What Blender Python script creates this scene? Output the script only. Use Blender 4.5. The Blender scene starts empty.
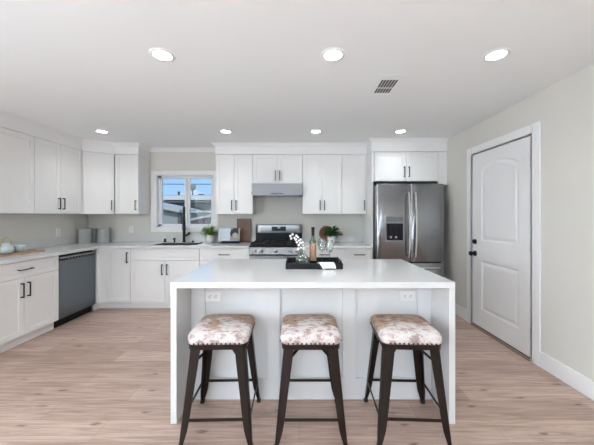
import bpy, bmesh, math, random
from mathutils import Vector, Matrix
random.seed(7)
S = bpy.context.scene
COL = S.collection
R = math.radians
PI = math.pi

# ------------------------------------------------------------------ camera
cam_d = bpy.data.cameras.new('camera')
cam = bpy.data.objects.new('camera', cam_d)
COL.objects.link(cam)
cam.location = (0, 0, 1.345)
cam.rotation_euler = (R(90), 0, 0)
cam_d.sensor_width = 36
cam_d.lens = 17.0
cam_d.shift_x = -2.0 / 594
cam_d.shift_y = -7.0 / 594
cam_d.clip_start = 0.02
cam_d.clip_end = 300
S.camera = cam
S.view_settings.view_transform = 'Standard'
S.view_settings.look = 'None'
S.view_settings.gamma = 1
S.view_settings.exposure = 0.43
S.view_settings.use_curve_mapping = False
S.cycles.max_bounces = 14
S.cycles.diffuse_bounces = 9
S.cycles.transparent_max_bounces = 16
S.cycles.caustics_reflective = False
S.cycles.caustics_refractive = False

# ------------------------------------------------------------------ world: daytime sky with a few clouds
w = bpy.data.worlds.new('sky'); S.world = w; w.use_nodes = True
nt = w.node_tree; nt.nodes.clear()
def N(t, **k):
    n = nt.nodes.new(t)
    for a, b in k.items(): setattr(n, a, b)
    return n
out = N('ShaderNodeOutputWorld'); bg = N('ShaderNodeBackground'); bg.inputs[1].default_value = 0.78
tc = N('ShaderNodeTexCoord'); sep = N('ShaderNodeSeparateXYZ'); nt.links.new(tc.outputs['Generated'], sep.inputs[0])
cr = N('ShaderNodeValToRGB')
cr.color_ramp.elements[0].position = 0.0; cr.color_ramp.elements[0].color = (0.44, 0.70, 1.0, 1)
cr.color_ramp.elements[1].position = 0.35; cr.color_ramp.elements[1].color = (0.22, 0.47, 0.97, 1)
nt.links.new(sep.outputs[2], cr.inputs[0])
no = N('ShaderNodeTexNoise'); no.inputs['Scale'].default_value = 7; no.inputs['Detail'].default_value = 5
mp = N('ShaderNodeMapping'); mp.inputs['Scale'].default_value = (1, 1, 2.6); mp.inputs['Location'].default_value = (0.35, 0.1, 0.2)
nt.links.new(tc.outputs['Generated'], mp.inputs[0]); nt.links.new(mp.outputs[0], no.inputs[0])
c2 = N('ShaderNodeValToRGB'); c2.color_ramp.elements[0].position = 0.53; c2.color_ramp.elements[1].position = 0.66
nt.links.new(no.outputs[0], c2.inputs[0])
mx = N('ShaderNodeMixRGB'); mx.inputs[2].default_value = (1, 1, 1, 1)
nt.links.new(c2.outputs[0], mx.inputs[0]); nt.links.new(cr.outputs[0], mx.inputs[1])
nt.links.new(mx.outputs[0], bg.inputs[0]); nt.links.new(bg.outputs[0], out.inputs[0])

def area(name, loc, rot, sx, sy, power, color=(1, 1, 1), shape='RECTANGLE', parent=None, spread=None):
    l = bpy.data.lights.new(name, 'AREA'); l.shape = shape; l.size = sx
    if shape in ('RECTANGLE', 'ELLIPSE'): l.size_y = sy
    l.energy = power; l.color = color
    if spread: l.spread = spread
    o = bpy.data.objects.new(name, l); COL.objects.link(o); o.location = loc; o.rotation_euler = rot
    if parent: o.parent = parent
    return o
# sun outside, falling on the houses seen through the kitchen window
sun_d = bpy.data.lights.new('sun', 'SUN'); sun_d.energy = 1.6; sun_d.color = (1, .95, .86); sun_d.angle = R(1)
sun = bpy.data.objects.new('sun', sun_d); COL.objects.link(sun); sun.rotation_euler = (R(52), 0, R(-28))
# added fill light, set at made-up patio doors in the unseen rear wall
area('rear_fill', (-0.5, -5.08, 1.15), (R(116), 0, 0), 4.3, 2.0, 30, (0.79, 0.90, 1.0))
# added fill light at a made-up window in the left wall behind the camera
area('side_fill', (-3.42, -0.9, 1.35), (R(105), 0, R(-90)), 1.9, 1.3, 95, (0.79, 0.90, 1.0))
# added unseen fill light behind the camera, aimed up to brighten the ceiling
area('ceiling_fill', (-0.9, -3.0, 1.70), (R(180), 0, 0), 1.4, 1.4, 270, (0.80, 0.905, 1.0), 'DISK')
DOWNLIGHT_POWER = 2.0

# ------------------------------------------------------------------ materials
def mat(name, col, rough=0.5, metal=0.0, noise=0.0, nscale=8.0, bump=0.0, bscale=60.0, spec=None, stretch=None, coat=0.0, aniso=0):
    m = bpy.data.materials.new(name); m.use_nodes = True
    n = m.node_tree.nodes; l = m.node_tree.links; p = n['Principled BSDF']
    p.inputs['Roughness'].default_value = rough; p.inputs['Metallic'].default_value = metal
    if spec is not None: p.inputs['Specular IOR Level'].default_value = spec
    p.inputs['Coat Weight'].default_value = coat
    t = n.new('ShaderNodeTexCoord'); mpg = n.new('ShaderNodeMapping'); l.new(t.outputs['Object'], mpg.inputs[0])
    if stretch: mpg.inputs['Scale'].default_value = stretch
    tx = n.new('ShaderNodeTexNoise'); tx.inputs['Scale'].default_value = nscale; tx.inputs['Detail'].default_value = 4
    l.new(mpg.outputs[0], tx.inputs[0])
    mi = n.new('ShaderNodeMixRGB'); mi.inputs[1].default_value = (*[c * (1 - noise) for c in col], 1)
    mi.inputs[2].default_value = (*[min(1, c * (1 + noise)) for c in col], 1)
    l.new(tx.outputs[0], mi.inputs[0]); l.new(mi.outputs[0], p.inputs['Base Color'])
    if bump:
        b = n.new('ShaderNodeBump'); b.inputs['Strength'].default_value = bump; b.inputs['Distance'].default_value = 0.002
        t2 = n.new('ShaderNodeTexNoise'); t2.inputs['Scale'].default_value = bscale
        l.new(mpg.outputs[0], t2.inputs[0]); l.new(t2.outputs[0], b.inputs['Height']); l.new(b.outputs[0], p.inputs['Normal'])
    return m
def emit(name, col, st):
    m = bpy.data.materials.new(name); m.use_nodes = True
    p = m.node_tree.nodes['Principled BSDF']; p.inputs['Base Color'].default_value = (*col, 1)
    p.inputs['Emission Color'].default_value = (*col, 1); p.inputs['Emission Strength'].default_value = st
    return m
def glassy(name, tint=(1, 1, 1), gl=0.08, rough=0.0, mul=0.7):
    m = bpy.data.materials.new(name); m.use_nodes = True
    n = m.node_tree.nodes; l = m.node_tree.links; n.clear()
    o = n.new('ShaderNodeOutputMaterial'); t = n.new('ShaderNodeBsdfTransparent'); t.inputs[0].default_value = (*tint, 1)
    g = n.new('ShaderNodeBsdfGlossy'); g.inputs['Roughness'].default_value = rough
    lw = n.new('ShaderNodeLayerWeight'); lw.inputs[0].default_value = 0.25
    ma = n.new('ShaderNodeMath'); ma.operation = 'MULTIPLY_ADD'; ma.inputs[1].default_value = mul; ma.inputs[2].default_value = gl
    l.new(lw.outputs['Facing'], ma.inputs[0])
    mxx = n.new('ShaderNodeMixShader'); l.new(ma.outputs[0], mxx.inputs[0]); l.new(t.outputs[0], mxx.inputs[1]); l.new(g.outputs[0], mxx.inputs[2])
    l.new(mxx.outputs[0], o.inputs[0]); return m
M = {}
M['wall'] = mat('wall_paint', (0.645, 0.63, 0.585), 0.9, noise=0.012, nscale=2, bump=0.08, bscale=180)
M['ceiling'] = mat('ceiling_paint', (0.855, 0.885, 0.895), 0.9, noise=0.01, nscale=1.5, bump=0.06, bscale=150)
M['trim'] = mat('trim_paint', (0.80, 0.80, 0.80), 0.42, noise=0.008)
M['cab'] = mat('cabinet_paint', (0.79, 0.785, 0.775), 0.36, noise=0.008)
M['cabin'] = mat('cabinet_interior', (0.42, 0.42, 0.43), 0.7, noise=0.02)
M['quartz'] = mat('white_quartz', (0.64, 0.64, 0.635), 0.10, noise=0.02, nscale=25)
M['island'] = mat('island_panel_paint', (0.68, 0.685, 0.69), 0.4, noise=0.01)
M['black'] = mat('black_metal', (0.016, 0.016, 0.018), 0.35, metal=0.6, noise=0.1)
M['blackgloss'] = mat('black_enamel', (0.008, 0.008, 0.009), 0.3, noise=0.1, spec=0.2)
M['iron'] = mat('cast_iron', (0.018, 0.018, 0.02), 0.6, spec=0.25, noise=0.2, bump=0.2)
M['steel'] = mat('brushed_steel', (0.40, 0.405, 0.415), 0.24, metal=1.0, noise=0.06, nscale=30, stretch=(1, 1, 0.02))
M['steelh'] = mat('bright_steel', (0.36, 0.36, 0.37), 0.33, metal=1.0, noise=0.06, nscale=30, stretch=(0.02, 1, 1))
M['fsteel'] = mat('fridge_steel', (0.33, 0.335, 0.345), 0.26, metal=1.0, noise=0.05, nscale=30, stretch=(1, 1, 0.02))
M['dwsteel'] = mat('dishwasher_steel', (0.17, 0.19, 0.21), 0.30, metal=1.0, noise=0.06, nscale=30, stretch=(1, 1, 0.02))
M['hood'] = mat('hood_steel', (0.22, 0.22, 0.225), 0.4, metal=1.0, noise=0.06, nscale=30, stretch=(0.02, 1, 1))
M['chrome'] = mat('satin_chrome', (0.80, 0.80, 0.81), 0.18, metal=1.0, noise=0.02)
M['hsteel'] = mat('hinge_steel', (0.45, 0.45, 0.45), 0.35, metal=1.0, noise=0.03)
M['bronze'] = mat('gunmetal_bronze', (0.013, 0.007, 0.005), 0.40, metal=0.0, spec=0.25, noise=0.25, nscale=14)
M['nail'] = mat('nailhead_metal', (0.015, 0.012, 0.01), 0.45, metal=0.0, noise=0.1)
M['ventgrey'] = mat('vent_grey_paint', (0.50, 0.50, 0.50), 0.6, noise=0.05)
M['rubber'] = mat('black_rubber', (0.02, 0.02, 0.02), 0.8, noise=0.1)
M['plate'] = mat('outlet_plastic', (0.80, 0.80, 0.79), 0.35, noise=0.01)
M['slot'] = mat('outlet_slot', (0.05, 0.05, 0.05), 0.6, noise=0.05)
M['bluegl'] = mat('pale_blue_glaze', (0.52, 0.60, 0.61), 0.25, noise=0.08, nscale=30, coat=0.3)
M['greyjar'] = mat('grey_blue_ceramic', (0.37, 0.385, 0.375), 0.5, noise=0.06, nscale=12)
M['greyjar2'] = mat('warm_grey_ceramic', (0.27, 0.275, 0.285), 0.5, noise=0.06, nscale=12)
M['bamboo'] = mat('bamboo', (0.50, 0.38, 0.20), 0.5, noise=0.2, nscale=40)
M['walnut'] = mat('walnut', (0.17, 0.082, 0.05), 0.45, noise=0.35, nscale=9, stretch=(8, 8, 1))
M['redwood'] = mat('reddish_wood', (0.20, 0.058, 0.025), 0.4, noise=0.35, nscale=9, stretch=(2, 2, 9))
M['traywood'] = mat('tray_wood', (0.42, 0.28, 0.19), 0.5, noise=0.2, nscale=10, stretch=(8, 1, 1))
M['blackwood'] = mat('black_lacquered_wood', (0.012, 0.012, 0.014), 0.5, noise=0.2, spec=0.2)
M['cloth'] = mat('white_linen', (0.80, 0.80, 0.79), 0.9, noise=0.03, nscale=50, bump=0.3, bscale=300)
M['whitepot'] = mat('white_ceramic', (0.80, 0.80, 0.79), 0.3, noise=0.02)
M['soil'] = mat('potting_soil', (0.04, 0.028, 0.02), 0.95, noise=0.3, nscale=60)
M['leafl'] = mat('bright_green_leaf', (0.20, 0.32, 0.055), 0.5, noise=0.5, nscale=18)
M['leafd'] = mat('dark_green_leaf', (0.035, 0.12, 0.03), 0.45, noise=0.5, nscale=18)
M['stemg'] = mat('green_stem', (0.12, 0.2, 0.06), 0.5, noise=0.2)
M['petal'] = mat('white_petal', (0.86, 0.86, 0.84), 0.6, noise=0.03, nscale=30)
M['page'] = mat('book_paper', (0.55, 0.62, 0.68), 0.7, noise=0.10, nscale=30)
M['page2'] = mat('photo_print', (0.27, 0.26, 0.27), 0.5, noise=0.5, nscale=30)
M['greyp'] = mat('grey_print', (0.42, 0.43, 0.46), 0.6, noise=0.1)
M['food'] = mat('food_print', (0.36, 0.33, 0.26), 0.5, noise=0.6, nscale=60)
M['pageblack'] = mat('black_print', (0.02, 0.022, 0.028), 0.5, noise=0.2)
M['blueprint'] = mat('slate_cover', (0.08, 0.10, 0.13), 0.5, noise=0.1)
M['label'] = mat('pink_gold_label', (0.32, 0.19, 0.12), 0.5, noise=1.0, nscale=70)
M['foil'] = mat('dark_foil', (0.03, 0.012, 0.012), 0.35, metal=0.4, noise=0.1)
M['vinyl'] = mat('window_vinyl', (0.78, 0.78, 0.78), 0.4, noise=0.01)
M['sidingw'] = mat('house_siding', (0.20, 0.215, 0.22), 0.8, noise=0.08, nscale=3)
M['siding2'] = mat('shed_siding', (0.36, 0.385, 0.37), 0.8, noise=0.08, nscale=3)
M['fascia'] = mat('fascia_board', (0.72, 0.74, 0.72), 0.6, noise=0.03)
M['roof'] = mat('roof_shingle', (0.14, 0.13, 0.13), 0.9, noise=0.3, nscale=12)
M['beam'] = mat('pale_beam', (0.55, 0.52, 0.47), 0.7, noise=0.08)
M['ground'] = mat('dry_ground', (0.25, 0.24, 0.2), 0.95, noise=0.2, nscale=2)
M['tree'] = mat('dish_grey', (0.26, 0.28, 0.26), 0.6, noise=0.1)
M['thresh'] = mat('threshold_wood', (0.28, 0.2, 0.155), 0.5, noise=0.15)
M['lampem'] = emit('downlight_diffuser', (1, 0.99, 0.97), 9.0)
M['display'] = mat('display_glass', (0.008, 0.009, 0.012), 0.2, noise=0.1, spec=0.25)
M['digits'] = emit('display_digits', (0.5, 0.8, 0.9), 0.35)
M['pane'] = glassy('window_glass', (0.97, 0.985, 0.98), 0.004, mul=0.12)
M['glass'] = glassy('clear_glass', (0.93, 0.95, 0.94), 0.07)
M['greenglass'] = glassy('olive_bottle_glass', (0.36, 0.47, 0.22), 0.10)
M['water'] = glassy('vase_water', (0.86, 0.90, 0.88), 0.05)

def floor_mat():
    m = bpy.data.materials.new('oak_plank_floor'); m.use_nodes = True
    n = m.node_tree.nodes; l = m.node_tree.links; p = n['Principled BSDF']
    t = n.new('ShaderNodeTexCoord')
    br = n.new('ShaderNodeTexBrick'); br.offset = 0.37; br.offset_frequency = 2; br.squash = 1
    br.inputs['Scale'].default_value = 1.0; br.inputs['Brick Width'].default_value = 1.25; br.inputs['Row Height'].default_value = 0.185
    br.inputs['Mortar Size'].default_value = 0.0011; br.inputs['Mortar Smooth'].default_value = 0.3; br.inputs['Bias'].default_value = 0.0
    br.inputs['Color1'].default_value = (0.375, 0.262, 0.212, 1); br.inputs['Color2'].default_value = (0.51, 0.38, 0.32, 1)
    br.inputs['Mortar'].default_value = (0.25, 0.15, 0.11, 1)
    l.new(t.outputs['Object'], br.inputs[0])
    # per-row shift for the grain so boards differ
    sp = n.new('ShaderNodeSeparateXYZ'); l.new(t.outputs['Object'], sp.inputs[0])
    dv = n.new('ShaderNodeMath'); dv.operation = 'DIVIDE'; dv.inputs[1].default_value = 0.185; l.new(sp.outputs[1], dv.inputs[0])
    fl = n.new('ShaderNodeMath'); fl.operation = 'FLOOR'; l.new(dv.outputs[0], fl.inputs[0])
    mu = n.new('ShaderNodeMath'); mu.operation = 'MULTIPLY_ADD'; mu.inputs[1].default_value = 3.17; l.new(fl.outputs[0], mu.inputs[0]); l.new(sp.outputs[0], mu.inputs[2])
    cb = n.new('ShaderNodeCombineXYZ'); l.new(mu.outputs[0], cb.inputs[0]); l.new(sp.outputs[1], cb.inputs[1])
    m1 = n.new('ShaderNodeMapping'); m1.inputs['Scale'].default_value = (1.3, 22, 1); l.new(cb.outputs[0], m1.inputs[0])
    g1 = n.new('ShaderNodeTexNoise'); g1.inputs['Scale'].default_value = 2.0; g1.inputs['Detail'].default_value = 8; g1.inputs['Roughness'].default_value = 0.62; g1.inputs['Distortion'].default_value = 0.8
    l.new(m1.outputs[0], g1.inputs[0])
    r1 = n.new('ShaderNodeValToRGB'); r1.color_ramp.elements[0].position = 0.30; r1.color_ramp.elements[0].color = (0.56, 0.50, 0.47, 1)
    r1.color_ramp.elements[1].position = 0.60; r1.color_ramp.elements[1].color = (1.1, 1.1, 1.1, 1)
    l.new(g1.outputs[0], r1.inputs[0])
    x1 = n.new('ShaderNodeMixRGB'); x1.blend_type = 'MULTIPLY'; x1.inputs[0].default_value = 0.9
    l.new(br.outputs[0], x1.inputs[1]); l.new(r1.outputs[0], x1.inputs[2])
    # knots
    m2 = n.new('ShaderNodeMapping'); m2.inputs['Scale'].default_value = (1.5, 4.6, 1); l.new(cb.outputs[0], m2.inputs[0])
    nd = n.new('ShaderNodeTexNoise'); nd.inputs['Scale'].default_value = 5.0; l.new(m2.outputs[0], nd.inputs[0])
    ad = n.new('ShaderNodeMixRGB'); ad.blend_type = 'ADD'; ad.inputs[0].default_value = 0.22; l.new(m2.outputs[0], ad.inputs[1]); l.new(nd.outputs['Color'], ad.inputs[2])
    v = n.new('ShaderNodeTexVoronoi'); v.voronoi_dimensions = '2D'; v.inputs['Scale'].default_value = 0.95; v.inputs['Randomness'].default_value = 1.0; l.new(ad.outputs[0], v.inputs[0])
    r2 = n.new('ShaderNodeValToRGB'); r2.color_ramp.elements[0].position = 0.012; r2.color_ramp.elements[0].color = (0.42, 0.34, 0.30, 1)
    r2.color_ramp.elements[1].position = 0.065; r2.color_ramp.elements[1].color = (1, 1, 1, 1); l.new(v.outputs['Distance'], r2.inputs[0])
    x2 = n.new('ShaderNodeMixRGB'); x2.blend_type = 'MULTIPLY'; x2.inputs[0].default_value = 1.0
    l.new(x1.outputs[0], x2.inputs[1]); l.new(r2.outputs[0], x2.inputs[2]); l.new(x2.outputs[0], p.inputs['Base Color'])
    p.inputs['Roughness'].default_value = 0.42
    b = n.new('ShaderNodeBump'); b.inputs['Strength'].default_value = 0.15; b.inputs['Distance'].default_value = 0.002
    l.new(g1.outputs[0], b.inputs['Height']); l.new(b.outputs[0], p.inputs['Normal'])
    return m
M['floor'] = floor_mat()
def hide_mat(name, off):
    m = bpy.data.materials.new(name); m.use_nodes = True
    n = m.node_tree.nodes; l = m.node_tree.links; p = n['Principled BSDF']; p.inputs['Roughness'].default_value = 0.75
    t = n.new('ShaderNodeTexCoord'); mpg = n.new('ShaderNodeMapping'); mpg.inputs['Location'].default_value = off; l.new(t.outputs['Object'], mpg.inputs[0])
    sp = n.new('ShaderNodeSeparateXYZ'); l.new(t.outputs['Object'], sp.inputs[0])
    a = n.new('ShaderNodeTexNoise'); a.inputs['Scale'].default_value = 6.5; a.inputs['Detail'].default_value = 3; l.new(mpg.outputs[0], a.inputs[0])
    y = n.new('ShaderNodeMath'); y.operation = 'MULTIPLY_ADD'; y.inputs[1].default_value = 1.3; l.new(sp.outputs[1], y.inputs[0]); l.new(a.outputs[0], y.inputs[2])
    c = n.new('ShaderNodeValToRGB'); c.color_ramp.elements[0].position = 0.46; c.color_ramp.elements[0].color = (0, 0, 0, 1); c.color_ramp.elements[1].position = 0.52
    l.new(y.outputs[0], c.inputs[0])
    b = n.new('ShaderNodeTexNoise'); b.inputs['Scale'].default_value = 30; b.inputs['Detail'].default_value = 5; b.inputs['Roughness'].default_value = 0.65
    m2 = n.new('ShaderNodeMapping'); m2.inputs['Scale'].default_value = (0.75, 1.2, 1); m2.inputs['Location'].default_value = off; l.new(t.outputs['Object'], m2.inputs[0]); l.new(m2.outputs[0], b.inputs[0])
    rb = n.new('ShaderNodeValToRGB'); e = rb.color_ramp.elements
    e[0].position = 0.38; e[0].color = (0.18, 0.10, 0.07, 1); e[1].position = 0.50; e[1].color = (0.38, 0.26, 0.195, 1)
    l.new(b.outputs[0], rb.inputs[0])
    rw = n.new('ShaderNodeValToRGB'); e = rw.color_ramp.elements
    e[0].position = 0.38; e[0].color = (0.29, 0.22, 0.21, 1); e[1].position = 0.515; e[1].color = (0.58, 0.53, 0.52, 1)
    q = e.new(0.46); q.color = (0.47, 0.37, 0.34, 1)
    l.new(b.outputs[0], rw.inputs[0])
    x = n.new('ShaderNodeMixRGB'); l.new(c.outputs[0], x.inputs[0]); l.new(rw.outputs[0], x.inputs[1]); l.new(rb.outputs[0], x.inputs[2])
    l.new(x.outputs[0], p.inputs['Base Color'])
    bu = n.new('ShaderNodeBump'); bu.inputs['Strength'].default_value = 0.3; bu.inputs['Distance'].default_value = 0.002
    l.new(b.outputs[0], bu.inputs['Height']); l.new(bu.outputs[0], p.inputs['Normal'])
    return m

# ------------------------------------------------------------------ mesh helpers
class MB:
    def __init__(s): s.bm = bmesh.new()
    def _xf(s, vs, T):
        if T is not None: bmesh.ops.transform(s.bm, matrix=T, verts=vs)
    def box(s, x0, y0, z0, x1, y1, z1, bev=0.0, seg=1, T=None):
        r = bmesh.ops.create_cube(s.bm, size=1.0); vs = r['verts']
        for v in vs:
            v.co = Vector(((x0 + x1) / 2 + v.co.x * (x1 - x0), (y0 + y1) / 2 + v.co.y * (y1 - y0), (z0 + z1) / 2 + v.co.z * (z1 - z0)))
        s._xf(vs, T)
        if bev > 0:
            es = {e for v in vs for e in v.link_edges}
            bmesh.ops.bevel(s.bm, geom=list(es), offset=bev, segments=seg, affect='EDGES', profile=0.5)
        return s
    def cyl(s, p0, p1, r0, r1=None, seg=20, T=None):
        p0 = Vector(p0); p1 = Vector(p1); r1 = r0 if r1 is None else r1
        d = p1 - p0; q = Vector((0, 0, 1)).rotation_difference(d.normalized()) if d.length else None
        r = bmesh.ops.create_cone(s.bm, cap_ends=True, segments=seg, radius1=r0, radius2=r1, depth=d.length)
        mt = Matrix.Translation((p0 + p1) / 2) @ q.to_matrix().to_4x4()
        if T is not None: mt = T @ mt
        bmesh.ops.transform(s.bm, matrix=mt, verts=r['verts']); return s
    def sph(s, c, r, seg=16, scale=(1, 1, 1)):
        q = bmesh.ops.create_uvsphere(s.bm, u_segments=seg, v_segments=max(6, seg // 2), radius=r)
        bmesh.ops.transform(s.bm, matrix=Matrix.Translation(c) @ Matrix.Diagonal((*scale, 1)), verts=q['verts']); return s
    def rings(s, rings, cap0=True, cap1=True, closed=True):
        rv = [[s.bm.verts.new(p) for p in ring] for ring in rings]
        for a, b in zip(rv, rv[1:]):
            k = len(a)
            for i in range(k if closed else k - 1):
                s.bm.faces.new((a[i], a[(i + 1) % k], b[(i + 1) % k], b[i]))
        if cap0: s.bm.faces.new(rv[0][::-1])
        if cap1: s.bm.faces.new(rv[-1])
        return s
    def lathe(s, prof, c=(0, 0, 0), seg=28, cap0=True, cap1=True):
        rr = []
        for r, z in prof:
            rr.append([(c[0] + max(r, 1e-4) * math.cos(2 * PI * i / seg), c[1] + max(r, 1e-4) * math.sin(2 * PI * i / seg), c[2] + z) for i in range(seg)])
        return s.rings(rr, cap0, cap1)
    def prism(s, pts, z0, z1):
        return s.rings([[(x, y, z0) for x, y in pts], [(x, y, z1) for x, y in pts]])
    def tube(s, pts, r, seg=8, radii=None):
        pts = [Vector(p) for p in pts]; rr = []
        up = Vector((0, 0, 1))
        for i, p in enumerate(pts):
            d = (pts[min(i + 1, len(pts) - 1)] - pts[max(i - 1, 0)]).normalized()
            a = d.cross(up)
            if a.length < 1e-3: a = d.cross(Vector((1, 0, 0)))
            a.normalize(); b = d.cross(a).normalized(); q = radii[i] if radii else r
            rr.append([tuple(p + a * q * math.cos(2 * PI * k / seg) + b * q * math.sin(2 * PI * k / seg)) for k in range(seg)])
        return s.rings(rr)
    def leaf(s, base, d, L, W, nrm=Vector((0, 0, 1)), curl=0.2):
        d = Vector(d).normalized(); base = Vector(base); a = d.cross(nrm)
        if a.length < 1e-3: a = Vector((1, 0, 0))
        a.normalize(); n = a.cross(d).normalized()
        vs = []
        for t, wd in ((0, 0.12), (0.3, 0.8), (0.6, 1.0), (0.85, 0.6), (1.0, 0.06)):
            c = base + d * L * t - n * curl * L * t * t
            vs.append([tuple(c - a * W * wd / 2 + n * W * .12 * wd), tuple(c + n * .0006), tuple(c + a * W * wd / 2 + n * W * .12 * wd), tuple(c - n * .0006)])
        return s.rings(vs)
    def build(s, name, m, parent=None, smooth=False, T=None, loc=None):
        bmesh.ops.recalc_face_normals(s.bm, faces=s.bm.faces)
        me = bpy.data.meshes.new(name); s.bm.to_mesh(me); s.bm.free()
        if smooth:
            me.polygons.foreach_set('use_smooth', [True] * len(me.polygons))
            try: me.set_sharp_from_angle(angle=R(smooth if smooth is not True else 40))
            except Exception: pass
        me.materials.append(M[m] if isinstance(m, str) else m)
        o = bpy.data.objects.new(name, me); COL.objects.link(o)
        if parent is not None: o.parent = parent
        if T is not None: o.matrix_local = T
        if loc is not None: o.location = loc
        return o
def tag(o, label, cat, group=None):
    o['label'] = label; o['category'] = cat
    if group: o['group'] = group
    return o
def thing(name, label, cat, loc=(0, 0, 0), rz=0, group=None):
    o = bpy.data.objects.new(name, None); COL.objects.link(o); o.location = loc; o.rotation_euler = (0, 0, rz)
    o.empty_display_size = 0.1
    return tag(o, label, cat, group)
def struct(o): o['kind'] = 'structure'; return o
def copy_tree(o, parent=None):
    c = o.copy(); COL.objects.link(c); c.parent = parent
    for ch in [x for x in bpy.data.objects if x.parent == o]: copy_tree(ch, c)
    return c
def rrect(hx, hy, r, z, n=6, cx=0, cy=0):
    pts = []
    for sx, sy, a0 in ((1, 1, 0), (-1, 1, 90), (-1, -1, 180), (1, -1, 270)):
        for i in range(n + 1):
            a = R(a0 + 90 * i / n)
            pts.append((cx + sx * (hx - r) + r * math.cos(a), cy + sy * (hy - r) + r * math.sin(a), z))
    return pts

# ------------------------------------------------------------------ the room
XL, XR, YB, YF, ZC = -3.49, 2.15, 4.65, -5.0, 2.455
struct(MB().box(XL - .12, YF - .12, -0.08, XR + .12, YB + .12, 0).build('floor', 'floor'))
struct(MB().box(XL - .12, YF - .12, ZC, XR + .12, YB + .12, ZC + .1).build('ceiling', 'ceiling'))
def wall_x(name, y0, y1, holes, outer=0.12):      # wall across x with rectangular holes (x0,z0,x1,z1)
    b = MB(); xs = XL - .12
    cur = XL - .12
    for (a, z0, c, z1) in holes:
        b.box(cur, y0, 0, a, y1, ZC)
        if z0 > 0: b.box(a, y0, 0, c, y1, z0)
        b.box(a, y0, z1, c, y1, ZC); cur = c
    b.box(cur, y0, 0, XR + .12, y1, ZC)
    return struct(b.build(name, 'wall'))
def wall_y(name, x0, x1, holes):
    b = MB(); cur = YF
    for (a, z0, c, z1) in holes:
        b.box(x0, cur, 0, x1, a, ZC)
        if z0 > 0: b.box(x0, a, 0, x1, c, z0)
        b.box(x0, a, z1, x1, c, ZC); cur = c
    b.box(x0, cur, 0, x1, YB, ZC)
    return struct(b.build(name, 'wall'))
WX0, WX1, WZ0, WZ1 = -2.365, -1.420, 1.150, 2.022      # kitchen window opening
wall_x('wall_back', YB, YB + .12, [(WX0, WZ0, WX1, WZ1)])
wall_x('wall_front', YF - .12, YF, [(-2.7, 0.0, 1.7, 2.15)])
wall_y('wall_left', XL - .12, XL, [(-1.9, 0.65, 0.1, 2.05)])
DY0, DY1, DZ = 2.570, 3.485, 2.10
wall_y('wall_right', XR, XR + .12, [(DY0, 0, DY1, DZ)])

# kitchen window: casing, frame, sashes, panes
cs = MB()
c0, c1, d0, d1 = -2.445, -1.340, 1.071, 2.087
cs.box(c0, YB - .018, d0, WX0, YB - .0005, d1, .002); cs.box(WX1, YB - .018, d0, c1, YB - .0005, d1, .002)
cs.box(WX0, YB - .018, WZ1, WX1, YB - .0005, d1, .002); cs.box(WX0, YB - .018, d0, WX1, YB - .0005, WZ0, .002)
# jamb liners
cs.box(WX0, YB - .018, WZ0, WX0 + .012, YB + .075, WZ1); cs.box(WX1 - .012, YB - .018, WZ0, WX1, YB + .075, WZ1)
cs.box(WX0, YB - .018, WZ1 - .012, WX1, YB + .075, WZ1); cs.box(WX0, YB - .018, WZ0, WX1, YB + .075, WZ0 + .012)
win = struct(cs.build('window_1', 'trim'))
fr = MB(); a0, a1, b0, b1 = WX0 + .012, WX1 - .012, WZ0 + .012, WZ1 - .012; y0, y1 = YB + .055, YB + .105
xm = -1.878
for (p, q) in ((a0, a0 + .052), (a1 - .042, a1)): fr.box(p, y0, b0, q, y1, b1, .002)
for (p, q) in ((b0, b0 + .04), (b1 - .04, b1)): fr.box(a0, y0, p, a1, y1, q, .002)
fr.build('window_frame', 'vinyl', win)
sa = MB(); sa.box(xm - .044, y0 + .005, b0 + .03, xm + .004, y1 - .02, b1 - .03, .002)
sa.box(xm + .0, y0 + .02, b0 + .03, xm + .042, y1, b1 - .03, .002)
sa.build('meeting_stile', 'vinyl', win)
MB().box(a0 + .03, y0 + .02, b0 + .028, xm - .02, y0 + .024, b1 - .028).build('pane', 'pane', win)
MB().box(xm + .02, y0 + .035, b0 + .028, a1 - .03, y0 + .039, b1 - .028).build('pane', 'pane', win)

# invented patio doors and side window behind the camera, only there for the lighting
pd = MB(); Y = YF - .09
for x in (-2.7, -1.25, 0.20, 1.64): pd.box(x, Y, 0.0, x + .06, Y + .05, 2.15)
pd.box(-2.7, Y, 0, 1.7, Y + .05, .08); pd.box(-2.7, Y, 2.07, 1.7, Y + .05, 2.15)
o = struct(pd.build('door_2', 'trim')); MB().box(-2.65, Y + .02, .06, 1.66, Y + .026, 2.09).build('pane', 'pane', o)
sw = MB(); X = XL - .09
for y in (-1.9, -.93, .04): sw.box(X, y, .65, X + .05, y + .06, 2.05)
sw.box(X, -1.9, .65, X + .05, .1, .71); sw.box(X, -1.9, 1.99, X + .05, .1, 2.05)
o = struct(sw.build('window_2', 'trim')); MB().box(X + .02, -1.86, .69, X + .026, .06, 2.01).build('pane', 'pane', o)

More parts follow.
